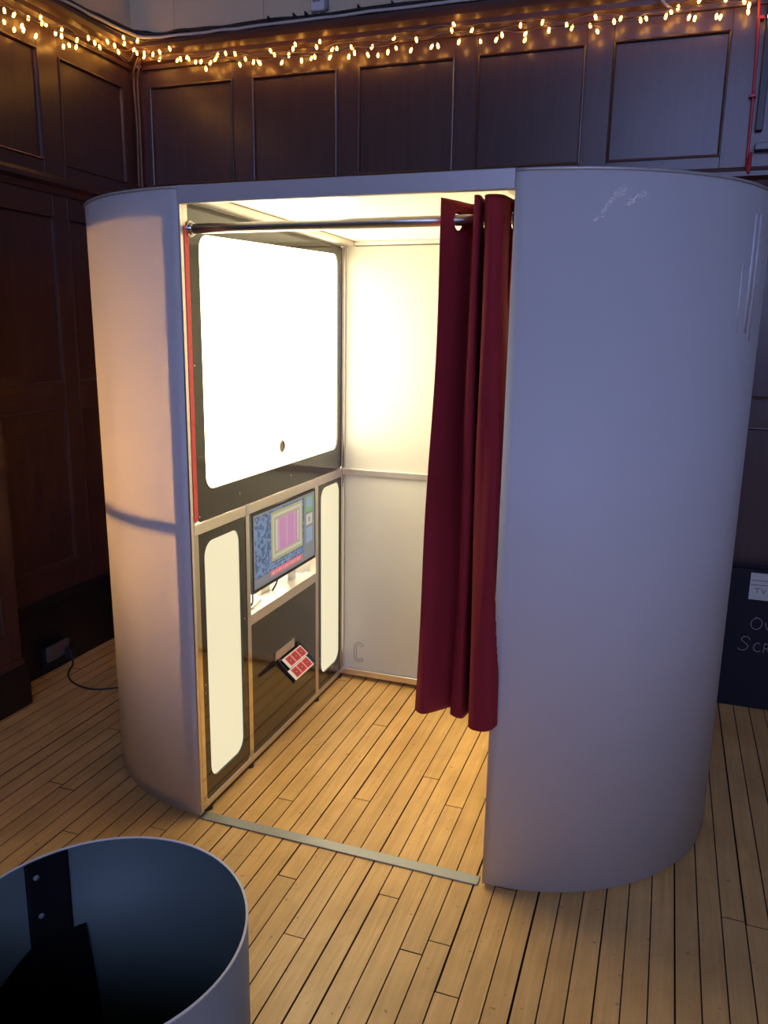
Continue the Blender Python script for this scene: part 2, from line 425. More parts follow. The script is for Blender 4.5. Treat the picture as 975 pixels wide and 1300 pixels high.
# ------------------------------------------------------------------ cables on the cornice
def wob(pts, amp, seed, k=5):
    r = random.Random(seed); out = []
    for p in catmull(pts, k): out.append((p[0] + r.uniform(-1, 1) * amp * .4, p[1] + r.uniform(-1, 1) * amp * .2, p[2] + r.uniform(-1, 1) * amp))
    return catmull(out, 3)
cb = empty('cable_bundle', (-.3, YB - .05, 3.0)); off = Vector(cb.location)
tag(cb, 'bundle of black and white cables clipped along the top of the dark panelling', 'cable')
def cable(par, off, m, pts, r, amp=.004, seed=1, n=6):
    q = [Vector(p) - off for p in wob(pts, amp, seed)]
    return tb('cable', m, par, q, r * (1.5 if par is cb else 1), n)
def run(dy, dz, d=.0):   # path left wall -> corner -> back wall, resting on the cornice
    return [(XL + .022 + dy, -.9, 3.006 + dz), (XL + .024 + dy, .6, 3.008 + dz), (XL + .022 + dy, 1.2, 3.012 + dz), (XL + .05 + dy, 1.56 - dy, 3.016 + dz), (XL + .16, YB - .03 - dy, 3.010 + dz),
            (-.8, YB - .022 - dy, 3.006 + dz), (-.3, YB - .02 - dy, 3.008 + dz), (.4, YB - .022 - dy, 3.009 + dz), (1.1, YB - .02 - dy, 3.008 + dz), (2.4, YB - .02 - dy, 3.008 + dz)]
cable(cb, off, M['blackcab'], run(.0, .006), .0055, .004, 1)
cable(cb, off, M['blackcab'], run(.004, .024), .0055, .006, 2)
cable(cb, off, M['blackcab'], run(.018, .010), .005, .005, 3)
cable(cb, off, M['whitecab'], run(.032, -.002), .0048, .002, 4)
cable(cb, off, M['browncab'], run(.024, .002), .004, .003, 5)
for x in (-.55, -.42, -.36, -.10, .06, .30, .36, .55, .9):
    bx('cable_tie', M['blackcab'], cb, x - .0025 - off.x, x + .0025 - off.x, -.002, .044, .0, .044, .001)
# two cables dropping down the corner
cc = empty('corner_cable', (XL + .035, YB - .035, 2.0)); off = Vector(cc.location)
tag(cc, 'pair of brown cables dropping down the corner of the two panelled walls', 'cable')
cable(cc, off, M['browncab'], [(XL + .07, YB - .05, 2.93), (XL + .04, YB - .05, 2.87), (XL + .022, YB - .03, 2.82), (XL + .024, YB - .022, 2.6), (XL + .02, YB - .024, 2.33)], .0055, .001, 7)
cable(cc, off, M['browncab'], [(XL + .085, YB - .056, 2.92), (XL + .05, YB - .03, 2.86), (XL + .034, YB - .016, 2.80), (XL + .036, YB - .014, 2.6), (XL + .034, YB - .014, 2.33)], .0055, .001, 8)
rc = empty('red_cable', (1.56, YB - .03, 2.0)); off = Vector(rc.location)
tag(rc, 'red cable running straight down the panelling right of the booth top', 'cable')
cable(rc, off, M['redcab'], [(1.55, YB - .065, 3.02), (1.555, YB - .068, 2.97), (1.562, YB - .03, 2.86), (1.572, YB - .012, 2.7), (1.576, YB - .014, 2.5), (1.578, YB - .012, 2.31), (1.585, YB - .045, 2.26), (1.59, YB - .012, 2.18), (1.595, YB - .012, .4)], .0058, .0008, 9, 8)
for z in (2.83, 2.55): bx('cable_clip', M['redcab'], rc, .0, .026, -.0, .026, z - .006 - off.z, z + .006 - off.z, .002)
wc = empty('white_cable', (1.15, YB - .06, 2.9)); off = Vector(wc.location)
tag(wc, 'short white cable curving down from the cornice above the right-hand panels', 'cable')
cable(wc, off, M['whitecab'], [(1.02, YB - .085, 3.03), (1.10, YB - .088, 2.99), (1.17, YB - .082, 2.945), (1.215, YB - .065, 2.90), (1.24, YB - .052, 2.885)], .005, .0, 10)
# junction box
jb = empty('junction_box', (-.305, YB - .002, 3.045))
tag(jb, 'small white junction box on the pale wall above the cables', 'junction box')
bx('box_body', M['white_pl'], jb, -.034, .034, -.035, 0, 0, .15, .005)
bx('box_lid', M['grey_pl'], jb, -.022, .016, -.038, -.035, .035, .085, .002)
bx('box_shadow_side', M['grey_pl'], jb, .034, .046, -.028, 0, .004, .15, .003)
for s in (-1, 1): tb('lead', M['whitecab'], jb, catmull([(s * .006, -.016, .002), (s * .008, -.018, -.012), (s * .020, -.018, -.026)], 4), .0035, 6)

# ------------------------------------------------------------------ fairy lights
BL = [(0.755, 2.844), (0.748, 2.801), (0.798, 2.843), (0.844, 2.818), (0.848, 2.804), (0.803, 2.791), (0.887, 2.862), (0.921, 2.805), (0.953, 2.884), (0.98, 2.866), (0.957, 2.866), (1.042, 2.855), (1.079, 2.879), (1.076, 2.854), (1.085, 2.815), (1.127, 2.834), (1.161, 2.836), (1.18, 2.871), (1.247, 2.9), (1.29, 2.893), (1.339, 2.891), (1.39, 2.93), (1.437, 2.927), (1.479, 2.973), (1.492, 2.951), (1.473, 2.912), (1.569, 2.948), (1.58, 2.937)]
BB = [(-1.280, 3.0), (-1.241, 2.941), (-1.226, 2.926), (-1.171, 2.93), (-1.128, 2.935), (-1.137, 2.906), (-1.072, 2.945), (-1.034, 2.891), (-1.012, 2.894), (-0.978, 2.898), (-0.973, 2.895), (-0.929, 2.873), (-0.901, 2.875), (-0.854, 2.866), (-0.879, 2.842), (-0.823, 2.877), (-0.811, 2.894), (-0.767, 2.899), (-0.718, 2.894), (-0.692, 2.844), (-0.662, 2.865), (-0.616, 2.846), (-0.595, 2.849), (-0.582, 2.839), (-0.525, 2.886), (-0.51, 2.871), (-0.468, 2.831), (-0.433, 2.86), (-0.41, 2.884), (-0.402, 2.904), (-0.37, 2.833), (-0.321, 2.838), (-0.3, 2.84), (-0.293, 2.882), (-0.278, 2.904), (-0.227, 2.834), (-0.217, 2.866), (-0.195, 2.867), (-0.136, 2.83), (-0.12, 2.864), (-0.108, 2.842), (-0.04, 2.826), (-0.024, 2.859), (0.005, 2.822), (0.053, 2.83), (0.09, 2.844), (0.08, 2.884), (0.162, 2.826), (0.186, 2.866), (0.256, 2.832), (0.284, 2.833), (0.345, 2.887), (0.353, 2.91), (0.377, 2.841), (0.433, 2.879), (0.471, 2.836), (0.541, 2.833), (0.564, 2.851), (0.642, 2.878), (0.664, 2.845), (0.662, 2.822), (0.732, 2.884), (0.762, 2.847), (0.832, 2.863), (0.855, 2.849), (0.928, 2.85), (0.947, 2.881), (0.959, 2.824), (1.023, 2.853), (1.047, 2.864), (1.125, 2.85), (1.146, 2.855), (1.221, 2.854), (1.239, 2.868), (1.264, 2.882), (1.308, 2.843), (1.33, 2.837), (1.341, 2.895), (1.409, 2.835), (1.424, 2.832), (1.436, 2.89), (1.504, 2.874), (1.523, 2.862), (1.522, 2.841), (1.60, 2.82)]
sl = empty('string_lights', (-1.29, YB - .05, 2.9)); off = Vector(sl.location)
tag(sl, 'string of small warm white fairy lights draped along the cornice round the corner', 'fairy lights')
bm = bmesh.new()
tube(bm, [(0, 0, -.011), (0, 0, -.007), (0, 0, .003), (0, 0, .008), (0, 0, .011)], [.002, .0052, .0056, .0040, .0016], 7)
bulb0 = obj('bulb', bm, M['bulb'], sl, True)
bm = bmesh.new(); tube(bm, [(0, 0, .010), (0, 0, .020)], [.0028, .0022], 6); cap0 = obj('bulb_cap', bm, M['wire'], bulb0, True)
pos = [(XL + .064 + random.uniform(-.004, .008), y, z) for y, z in BL] + [(x, YB - .066 - random.uniform(-.004, .008), z) for x, z in BB]
for y in (.64, .56, .44, .33, .2, .05): pos.append((XL + .066, y, random.uniform(2.80, 2.88)))
for x in (1.68, 1.78, 1.86, 1.98): pos.append((x, YB - .066, random.uniform(2.82, 2.88)))
pos = [(x, y - (.022 if z > 2.93 and y > 1.6 else 0), z) if x > XL + .1 else (x + (.02 if z > 2.93 else 0), y, z) for x, y, z in pos]
for i, p in enumerate(pos):
    b = bulb0 if i == 0 else bulb0.copy(); c = cap0 if i == 0 else cap0.copy()
    if i: C.objects.link(b); C.objects.link(c); b.parent = sl; c.parent = b
    b.location = Vector(p) - off
    b.rotation_euler = (random.uniform(-.5, .5), random.uniform(-.5, .5), 0)
random.seed(21)
def string_run(seed, zo, amp):
    r = random.Random(seed); P = []
    y = .0
    while y < 1.56: P.append((XL + .070 + r.uniform(0, .004), y, 2.862 + zo + .04 * max(0, (y - .9) / .6) + r.uniform(-amp, amp))); y += .085
    P.append((XL + .10, YB - .10, 2.945 + zo))
    x = -1.14
    while x < 2.2: P.append((x, YB - .072 - r.uniform(0, .004), 2.905 - .035 * min(1, (x + 1.14) / .5) + .012 * math.sin(x * 5) + zo + r.uniform(-amp, amp))); x += .085
    return P
for sd, zo, am in ((3, .0, .012), (5, .016, .014), (9, -.010, .010)):
    tb('wire', M['wire'], sl, [Vector(p) - off for p in catmull(string_run(sd, zo, am), 4)], .0019, 5)

# ------------------------------------------------------------------ the photo booth
W, Dp, H = .953, 1.245, 2.0
booth = tag(empty('photo_booth', (0, 0, 0)), 'large white oval photo booth with open front and glowing white interior', 'photo booth')
def bb(nm, m, *a, parent=None, bev=.0015): return bx(nm, m, parent or booth, *a, bev)
# frame around the machine wall (plane x=0)
for y in (.004, .332, .930, 1.216):
    bb('post', M['chrome'] if y < .5 else M['alu'], -.03, .0, y, y + .027, .03, .975)
bb('post', M['alu'], -.03, .0, .004, .031, 1.012, 1.965)
bb('post', M['alu'], -.03, .0, 1.218, 1.243, 1.012, 1.975)
for y0, y1 in ((.006, .332), (.359, .930), (.957, 1.24)):
    bb('rail', M['alu'], -.03, .002, y0 - .001, y1 + .001, .975, 1.011)
for y in (.332, .930):
    bb('joint_block', M['alup'], -.03, .004, y, y + .027, .973, 1.013, bev=.003)
bb('rail', M['alu'], -.03, .001, .006, 1.240, .020, .042)
bb('rail', M['alu'], -.05, .001, .359, .930, .560, .600)
for y in (.05, .343, .945, 1.21):
    bm = bmesh.new(); cyl(bm, (-.012, y, .0), (0, 0, 1), .017, .008, 14); cyl(bm, (-.012, y, .008), (0, 0, 1), .006, .014, 8)
    obj('levelling_foot', bm, M['rubber'], booth, True)
# glossy black surrounds with their diffusers
def surround(nm, y0, y1, z0, z1, wy0, wy1, wz0, wz1, r, mdiff, dn, slope=0):
    inner = rrect(wy0, wy1, wz0, wz1, r)
    if slope: inner = [(y, z - slope * max(0, (z - wz0 - r) / (wz1 - wz0 - r)) * (wy1 - y) / (wy1 - wy0)) for y, z in inner]
    n = len(inner)
    cy, cz = (wy0 + wy1) / 2, (wz0 + wz1) / 2; outer = []
    q = n // 4
    for i, (y, z) in enumerate(inner):
        k = i // q
        Y = y1 if k in (0, 3) else y0; Z = z1 if k in (0, 1) else z0
        t = (i % q) / (q - 1)
        cy_, cz_ = Y, Z
        # spread the loop over the two edges meeting at this corner
        if k == 0: pt = (y1, wz1 - r + (z1 - wz1 + r) * min(1, 2 * t)) if t <= .5 else (y1 - (y1 - wy1 + r) * (2 * t - 1), z1)
        elif k == 1: pt = (wy0 + r - (wy0 + r - y0) * min(1, 2 * t), z1) if t <= .5 else (y0, z1 - (z1 - wz1 + r) * (2 * t - 1))
        elif k == 2: pt = (y0, wz0 + r - (wz0 + r - z0) * min(1, 2 * t)) if t <= .5 else (y0 + (wy0 + r - y0) * (2 * t - 1), z0)
        else: pt = (wy1 - r + (y1 - wy1 + r) * min(1, 2 * t), z0) if t <= .5 else (y1, z0 + (wz0 + r - z0) * (2 * t - 1))
        outer.append(pt)
    bm = bmesh.new(); ring_plate(bm, outer, inner, -.010, -.003); s = obj(nm, bm, M['black'], booth)
    bm = bmesh.new(); plate(bm, rrect(wy0 - .012, wy1 + .012, wz0 - .012, wz1 + .012, r), -.018, -.0105); obj(dn, bm, mdiff, booth)
    bb('glow_blocker', M['lam'], -.026, -.0185, wy0 - .012, wy1 + .012, wz0 - .012, wz1 + .012)  # unseen board added to keep the diffuser's back glow out of the bay
    return s
surround('black_surround', .031, 1.218, 1.012, 1.965, .092, 1.172, 1.108, 1.930, .045, M['flash'], 'flash_diffuser', .045)
surround('black_surround', .031, .332, .042, .975, .066, .297, .102, .940, .050, M['side'], 'side_diffuser')
surround('black_surround', .957, 1.216, .042, .975, .990, 1.205, .102, .956, .050, M['side'], 'side_diffuser')
for y, z in ((.045, 1.03), (.045, 1.5), (.3, 1.06), (.7, 1.06), (1.19, 1.06), (1.195, 1.9), (.315, .60), (.045, .46), (.045, .43)):
    bm = bmesh.new(); cyl(bm, (-.003, y, z), (1, 0, 0), .003, .0012, 8); obj('screw', bm, M['chrome'], booth, True)
# camera port in the flash diffuser
bm = bmesh.new()
tube(bm, [(-.006 , .634 + .022 * math.cos(a * PI / 12), 1.182 + .022 * math.sin(a * PI / 12)) for a in range(24)], .003, 6, True)
cp_ = obj('camera_port', bm, M['cleat'], booth, True)
bm = bmesh.new(); cyl(bm, (-.0105, .634, 1.182), (1, 0, 0), .020, .003, 24); obj('lens', bm, M['lens'], cp_, False)
# lower centre black panel with print chute
ch = bmesh.new(); box(ch, -.010, -.003, .359, .930, .042, .560); obj('black_panel', ch, M['black'], booth)
chute = empty('print_chute', (0, .655, .336)); chute.parent = booth
bm = bmesh.new()      # sloping tray, low edge outwards
def quadbox(bm, A, B, C_, D_, n, mi=0):
    n = Vector(n); lo = [bm.verts.new(Vector(v)) for v in (A, B, C_, D_)]; hi = [bm.verts.new(Vector(v) + n) for v in (A, B, C_, D_)]
    bm.faces.new(lo[::-1]).material_index = mi; bm.faces.new(hi).material_index = mi
    for i in range(4): bm.faces.new((lo[i], lo[(i + 1) % 4], hi[(i + 1) % 4], hi[i])).material_index = mi
quadbox(bm, (.0, -.10, -.002), (.0, .10, -.002), (.076, .10, -.068), (.076, -.10, -.068), (.0016, 0, .002))
quadbox(bm, (.0, -.102, .018), (.0, -.102, -.014), (.076, -.102, -.078), (.076, -.102, -.062), (0, .003, 0))
quadbox(bm, (.0, .099, .018), (.0, .099, -.014), (.076, .099, -.078), (.076, .099, -.062), (0, .003, 0))
obj('tray', bm, M['black'], chute)
bm = bmesh.new(); quadbox(bm, (-.002, -.115, .012), (-.002, .055, .012), (-.002, .055, .048), (-.002, -.115, .048), (.004, 0, 0)); obj('slot_plate', bm, M['alu'], chute)
bm = bmesh.new(); quadbox(bm, (.0765, .085, -.068), (.0765, .13, -.068), (.0815, .13, -.060), (.0815, .085, -.060), (.001, 0, .002)); obj('tray_lip', bm, M['alu'], chute)
# photo prints resting on the tray
def strip_print(y0, d0, ln, wd, rot, label):
    e = tag(empty('photo_strip', (0.0035 + d0 * .755, .655 + y0, .3425 - d0 * .640)), label, 'photo print', 'photo prints in the chute')
    bm = bmesh.new(); box(bm, 0, wd, 0, ln, 0, .0012, mi=0)
    n = 4; cl = (ln - .022) / 3.0
    for i in range(3):
        a = .018 + i * cl
        box(bm, .005, wd - .005, a + .002, a + cl - .003, .0012, .0016, mi=1)
        c = a + cl * .5
        for k, (r_, mi, h) in enumerate(((.011, 2, .0017), (.0065, 3, .0019))):
            vs = [bm.verts.new((wd * .5 + r_ * .9 * math.cos(t * PI / 5), c + r_ * math.sin(t * PI / 5), h)) for t in range(10)]
            bm.faces.new(vs).material_index = mi
    o = obj('print', bm, None, e, mats=[M['photo_white'], M['photo_red'], M['photo_dark'], M['photo_skin']])
    # slope of the tray: rotate about y
    e.rotation_euler = (0, math.radians(41), rot)
    return e
strip_print(-.075, .006, .170, .048, 0, 'red and white photo strip lying nearest the machine wall in the chute')
strip_print(-.100, .056, .170, .048, 0, 'red and white photo strip lying at the outer lip of the chute')
# machine bay behind the monitor: shelf, back board, bits
bb('bay_shelf', M['white'], -.15, -.035, .36, .93, .575, .590)
bb('bay_block', M['alu'], -.14, -.09, .60, .68, .590, .65)
bb('bay_block', M['white'], -.14, -.07, .80, .88, .590, .70)
for i, pts in enumerate((([(-.06, .46, .72), (-.045, .45, .66), (-.03, .42, .62), (-.05, .40, .603), (-.10, .44, .60)]), ([(-.05, .66, .72), (-.04, .655, .67), (-.045, .645, .63), (-.06, .64, .60)]))):
    tb('bay_lead', M['blackcab'], booth, catmull(pts, 5), .004, 6)
tb('bay_lead', M['whitecab'], booth, catmull([(-.05, .52, .60), (-.03, .47, .612), (-.028, .42, .604), (-.06, .38, .60)], 5), .004, 6)
# monitor
mon = empty('monitor', (0, .645, .672)); mon.parent = booth
bx('bezel', M['mblack'], mon, -.035, .003, -.272, .272, 0, .298, .0015)
sm = [emit('screen_bg', (.17, .19, .23), .6), emit('screen_yellow', (.30, .31, .17), .7), emit('screen_pink', (.40, .19, .38), .72),
      emit('screen_red', (.58, .11, .16), .7), emit('screen_green', (.13, .30, .15), .7), emit('screen_blue', (.20, .28, .42), .7), emit('screen_white', (.42, .42, .38), .7)]
# pixel-speckled blue background
m, n, b = nt('screen_speckle'); g = n.nodes.new('ShaderNodeNewGeometry'); v = n.nodes.new('ShaderNodeTexVoronoi'); v.inputs['Scale'].default_value = 95; v.distance = 'CHEBYCHEV'
n.links.new(g.outputs['Position'], v.inputs[0]); r = n.nodes.new('ShaderNodeValToRGB'); e = r.color_ramp.elements
e[0].color = (.06, .10, .22, 1); e[1].color = (.19, .32, .50, 1); e[0].position = .35; e[1].position = .6
s = n.nodes.new('ShaderNodeSeparateColor'); n.links.new(v.outputs['Color'], s.inputs[0]); n.links.new(s.outputs[0], r.inputs[0])
n.links.new(r.outputs[0], b.inputs['Emission Color']); b.inputs['Emission Strength'].default_value = .7; b.inputs['Base Color'].default_value = (.02, .02, .03, 1)
sm.append(m)
bm = bmesh.new()
def q(y0, y1, z0, z1, mi, lv):
    x = .0032 + lv * .00025
    bm.faces.new([bm.verts.new(v) for v in ((x, y0, z0), (x, y1, z0), (x, y1, z1), (x, y0, z1))]).material_index = mi
q(-.264, .264, .014, .290, 0, 0); q(-.256, .16, .05, .282, 7, 1)
for i in range(4):
    q(-.13 + i * .012, .145 - i * .012, .085 + i * .012, .275 - i * .011, 1 if i % 2 == 0 else 6, 2 + i * .5)
q(-.075, .095, .115, .245, 2, 5)
for i in range(7): q(-.07 + i * .023, -.066 + i * .023, .118, .242, 6 if i % 3 == 0 else 2, 5.3)
q(-.14, .14, .028, .052, 3, 3)
for i in range(14): q(-.125 + i * .018, -.125 + i * .018 + (.007 if i % 3 else .011), .034, .046, 6, 4)
for k in range(2):
    for i in range(16): q(-.12 + i * .016, -.112 + i * .016, .060 + k * .012, .066 + k * .012, 5, 3)
q(.175, .245, .215, .278, 4, 2); q(.185, .235, .235, .272, 5, 3)
q(.180, .240, .160, .205, 6, 2); q(.203, .217, .172, .192, 0, 3); q(.18, .24, .085, .150, 5, 2)
scr = obj('screen', bm, None, mon, mats=sm)
# tubes in the machine bay light the left cover from inside
bay = [(-.17, .30), (-.24, .62), (-.17, .94)]
for x, y in bay:
    bm = bmesh.new(); tube(bm, [(x, y, .60), (x, y, 1.84)], .013, 12); obj('bay_tube', bm, M['tube'], booth, True)
# ceiling, roof and beams
bm = bmesh.new()
out = []
R = .637; CY = .625
def arc(cx, R_, a0, a1, n=40, cy=CY): return [(cx + R_ * math.cos(math.radians(a0 + (a1 - a0) * i / n)), cy + R_ * math.sin(math.radians(a0 + (a1 - a0) * i / n))) for i in range(n + 1)]
loop = arc(0, R - .006, 90, 270) + arc(W + .004, R - .006, -90, 90)
a = [bm.verts.new((x, y, 1.986)) for x, y in loop]; b_ = [bm.verts.new((x, y, 1.996)) for x, y in loop]
bm.faces.new(a[::-1]); bm.faces.new(b_)
for i in range(len(loop)): bm.faces.new((a[i], a[(i + 1) % len(loop)], b_[(i + 1) % len(loop)], b_[i]))
obj('roof_panel', bm, M['lam'], booth)
bb('beam', M['alup'], -.004, W + .008, -.016, .004, 1.955, 2.004, bev=.002)
bb('beam', M['alup'], -.002, W, 1.245, 1.262, 1.955, 2.0, bev=.002)
bb('beam', M['alu'], -.03, .055, .004, 1.243, 1.966, 1.985)
bb('beam', M['alu'], W - .03, W + .02, .004, 1.243, 1.966, 1.985)
bb('beam', M['alu'], .055, W - .03, 1.205, 1.243, 1.970, 1.985)
bm = bmesh.new()
lp_ = rrect(.055, .30, .30, .44, .02)
a = [bm.verts.new((z, y, 1.9805)) for y, z in lp_]; b_ = [bm.verts.new((z, y, 1.9855)) for y, z in lp_]
bm.faces.new(a); bm.faces.new(b_)
for i in range(len(lp_)): bm.faces.new((a[i], a[(i + 1) % len(lp_)], b_[(i + 1) % len(lp_)], b_[i]))
obj('ceiling_light', bm, M['ceil'], booth)
# back wall in two panels with rails
bb('back_panel', M['white'], .002, W + .02, 1.232, 1.242, 1.012, 1.966, bev=0)
bb('back_panel', M['white'], .002, W + .02, 1.232, 1.242, .052, .985, bev=0)
bb('rail', M['alu'], .002, W, 1.214, 1.242, .985, 1.012)
bb('rail', M['alu'], .002, W, 1.214, 1.242, .022, .052)
bb('corner_strip', M['alu'], .001, .010, 1.218, 1.231, .052, 1.966, bev=0)
# raised outline letter C near the foot of the back panel
def arc2(cx, cz, rx, rz, a0, a1, n=12): return [(cx + rx * math.cos(math.radians(a0 + (a1 - a0) * i / n)), 1.2315, cz + rz * math.sin(math.radians(a0 + (a1 - a0) * i / n))) for i in range(n + 1)]
up = arc2(.085, .160, .024, .024, 20, 180, 8) + arc2(.085, .110, .024, .024, 180, 340, 8)
dn = arc2(.085, .112, .012, .014, 340, 180, 6) + arc2(.085, .158, .012, .014, 180, 20, 6)
tb('letter_outline', M['grey_pl'], booth, up + dn, .0018, 5, True)
# right inner wall
bb('inner_wall', M['lam'], W + .024, W + .034, .0, 1.232, .03, 1.966, bev=0)
for z in (.03, .985): bb('rail', M['alu'], W + .002, W + .024, .03, 1.214, z, z + .027)
# red hook tape and light strip on the front post
bb('red_tape', M['redtape'], .0002, .0022, .008, .030, 1.02, 1.90, bev=0)
bb('edge_strip', M['alu'], -.004, .002, -.012, .003, .02, 1.955, bev=.001)
# curtain rail
rod = tb('curtain_rod', M['rod'], booth, [(.004, .040, 1.893), (.25, .062, 1.896), (.6, .094, 1.901), (.958, .126, 1.905)], .0145, 20)
bm = bmesh.new(); cyl(bm, (.0023, .040, 1.893), (1, 0, 0), .023, .003, 20); cyl(bm, (.0053, .040, 1.893), (1, 0, 0), .0175, .010, 20); obj('rod_bracket', bm, M['chrome'], booth, True)
bm = bmesh.new(); cyl(bm, (.950, .126, 1.905), (1, 0, 0), .022, .030, 20); obj('rod_bracket', bm, M['chrome'], booth, True)
# unseen plate added at each bay foot to stop light leaking under the cover
for cx_, a0_, a1_ in ((0, 90, 270), (W + .008, -90, 90)):
    bm = bmesh.new(); lp3 = arc(cx_, R - .025, a0_, a1_)
    a = [bm.verts.new((x, y, .013)) for x, y in lp3]; b_ = [bm.verts.new((x, y, .019)) for x, y in lp3]
    bm.faces.new(a); bm.faces.new(b_)
    for i in range(len(lp3)): bm.faces.new((a[i], a[(i + 1) % len(lp3)], b_[(i + 1) % len(lp3)], b_[i]))
    obj('leak_blocker', bm, M['mblack'], booth)
# curved covers
def cover(nm, cx, a0, a1, R_, z0, z1, m, par, th=.0025, n=72, nz=1, capm=None):
    bm = bmesh.new()
    P = arc(cx, R_, a0, a1, n); Q = arc(cx, R_ - th, a0, a1, n)
    v = [[bm.verts.new((x * (1 + (.040 * max(0, z - 1.0) if cx == 0 else 0)), y, z)) for x, y in L_] for z in (z0, z1) for L_ in (P, Q)]
    po, qo, p1, q1 = v
    for i in range(n):
        bm.faces.new((po[i], po[i + 1], p1[i + 1], p1[i])); bm.faces.new((qo[i + 1], qo[i], q1[i], q1[i + 1]))
        bm.faces.new((p1[i], p1[i + 1], q1[i + 1], q1[i])); bm.faces.new((po[i + 1], po[i], qo[i], qo[i + 1]))
    for i in (0, n): bm.faces.new((po[i], p1[i], q1[i], qo[i]))
    o = obj(nm, bm, m, par)
    for p in o.data.polygons: p.use_smooth = abs(p.normal.z) < .5 and len(p.vertices) == 4
    return o
def side_cover(cx, a0, a1):
    cv = cover('curved_cover', cx, a0, a1, R, .012, 1.998, M['cover'], booth)
    cover('top_trim', cx, a0, a1, R + .003, 1.996, 2.003, M['alup'], cv, .012)
    Ri = R - .0030; s = 1 if a1 > a0 else -1
    for z0, z1 in ((.012, .055), (.982, 1.016), (1.925, 1.985)): cover('hoop', cx, a0, a1, Ri, z0, z1, M['alup'], cv, .018)
    w_ = math.degrees(.058 / R)
    for A, B in ((a0, a0 + s * w_), (a1 - s * w_, a1)):
        for z0, z1 in ((.056, .981), (1.017, 1.924)): cover('upright', cx, A, B, Ri, z0, z1, M['alup'], cv, .018, 6)
    return cv
lcov = side_cover(0, 270, 90)
rcov = side_cover(W + .008, -90, 90)
# reflections on the right cover, put in as pale flecks and strips
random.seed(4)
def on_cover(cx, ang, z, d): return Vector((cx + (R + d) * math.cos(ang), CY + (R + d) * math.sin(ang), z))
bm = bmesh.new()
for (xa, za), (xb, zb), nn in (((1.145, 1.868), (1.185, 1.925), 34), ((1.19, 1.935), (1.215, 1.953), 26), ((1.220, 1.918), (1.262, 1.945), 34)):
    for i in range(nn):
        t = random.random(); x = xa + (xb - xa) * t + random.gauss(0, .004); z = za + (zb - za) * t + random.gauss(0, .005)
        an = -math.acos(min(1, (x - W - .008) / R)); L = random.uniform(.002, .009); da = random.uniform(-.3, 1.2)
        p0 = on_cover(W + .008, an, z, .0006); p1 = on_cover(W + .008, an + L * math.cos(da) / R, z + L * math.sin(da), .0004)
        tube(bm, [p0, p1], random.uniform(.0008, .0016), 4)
tag(obj('glint_mark', bm, M['glint'], rcov), 'pale flecks imitating glints on wrinkles near the top')  # fairy-light glints on wrinkles, built as pale flecks
streak_m = mat('reflection_streak_white', (.92, .93, .95), .25, coat=.6, coat_r=.08)  # whitish strips imitate reflection streaks down the cover
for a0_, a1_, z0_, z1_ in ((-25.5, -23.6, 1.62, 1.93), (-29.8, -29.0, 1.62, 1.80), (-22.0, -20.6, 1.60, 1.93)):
    cover('reflection_streak', W + .008, a0_, a1_, R + .0006, z0_, z1_, streak_m, rcov, .0004, 4)
# threshold strip on the floor
thr = tb  # (strip built as a bevelled bar)
bb('threshold_strip', M['steel'], -.004, W - .004, -.016, .026, .0005, .0055, bev=.0015)

# ------------------------------------------------------------------ curtain
TOP = [(.757, .045), (.785, .105), (.812, .170), (.838, .12), (.848, .038), (.862, .036), (.858, .10), (.863, .145), (.869, .08), (.876, .037), (.893, .026), (.919, .042), (.929, .10), (.936, .150), (.940, .10)]
BOT = [(.721, .050), (.755, .032), (.817, .104), (.824, .085), (.832, .056), (.867, .045), (.878, .104), (.885, .11), (.891, .05), (.905, -.028), (.936, -.047), (.968, -.048), (.986, -.034), (.972, -.030), (.948, -.020)]
BZ = [.500, .500, .500, .500, .500, .500, .500, .50, .505, .515, .517, .525, .54, .54, .53]
ZT = 1.952
K = 12
def resample(nodes): return catmull([Vector((x, y, z)) for x, y, z in nodes], K)
tp = resample([(x, y, ZT) for x, y in TOP]); bt = resample([(x, y, z) for (x, y), z in zip(BOT, BZ)])
NV = 130; cols_ = len(tp)
cur = tag(empty('curtain', (.85, .1, 1.9)), 'burgundy red curtain gathered at the right side of the booth opening', 'curtain'); off = Vector(cur.location)
bm = bmesh.new(); grid = []
for j in range(NV + 1):
    t = j / NV; row = []
    for i in range(cols_):
        a, b_ = tp[i], bt[i]; u = i / (cols_ - 1)
        ty = t ** (1.3 - .45 * max(0, min(1, (u - .6) / .15))); tx = t ** (1.0 if u > .6 else 1.5)
        x = a.x + (b_.x - a.x) * tx; y = a.y + (b_.y - a.y) * ty; z = a.z + (b_.z - a.z) * t
        wv = math.sin(t * PI)
        y += wv * .006 * math.sin(t * 9 + u * 23); x += wv * .004 * math.sin(t * 7 + u * 11) * (0 if u > .7 else 1)
        if x > .955 and y > -.0205: x = .955
        row.append(bm.verts.new(Vector((x, y, z)) - off))
    grid.append(row)
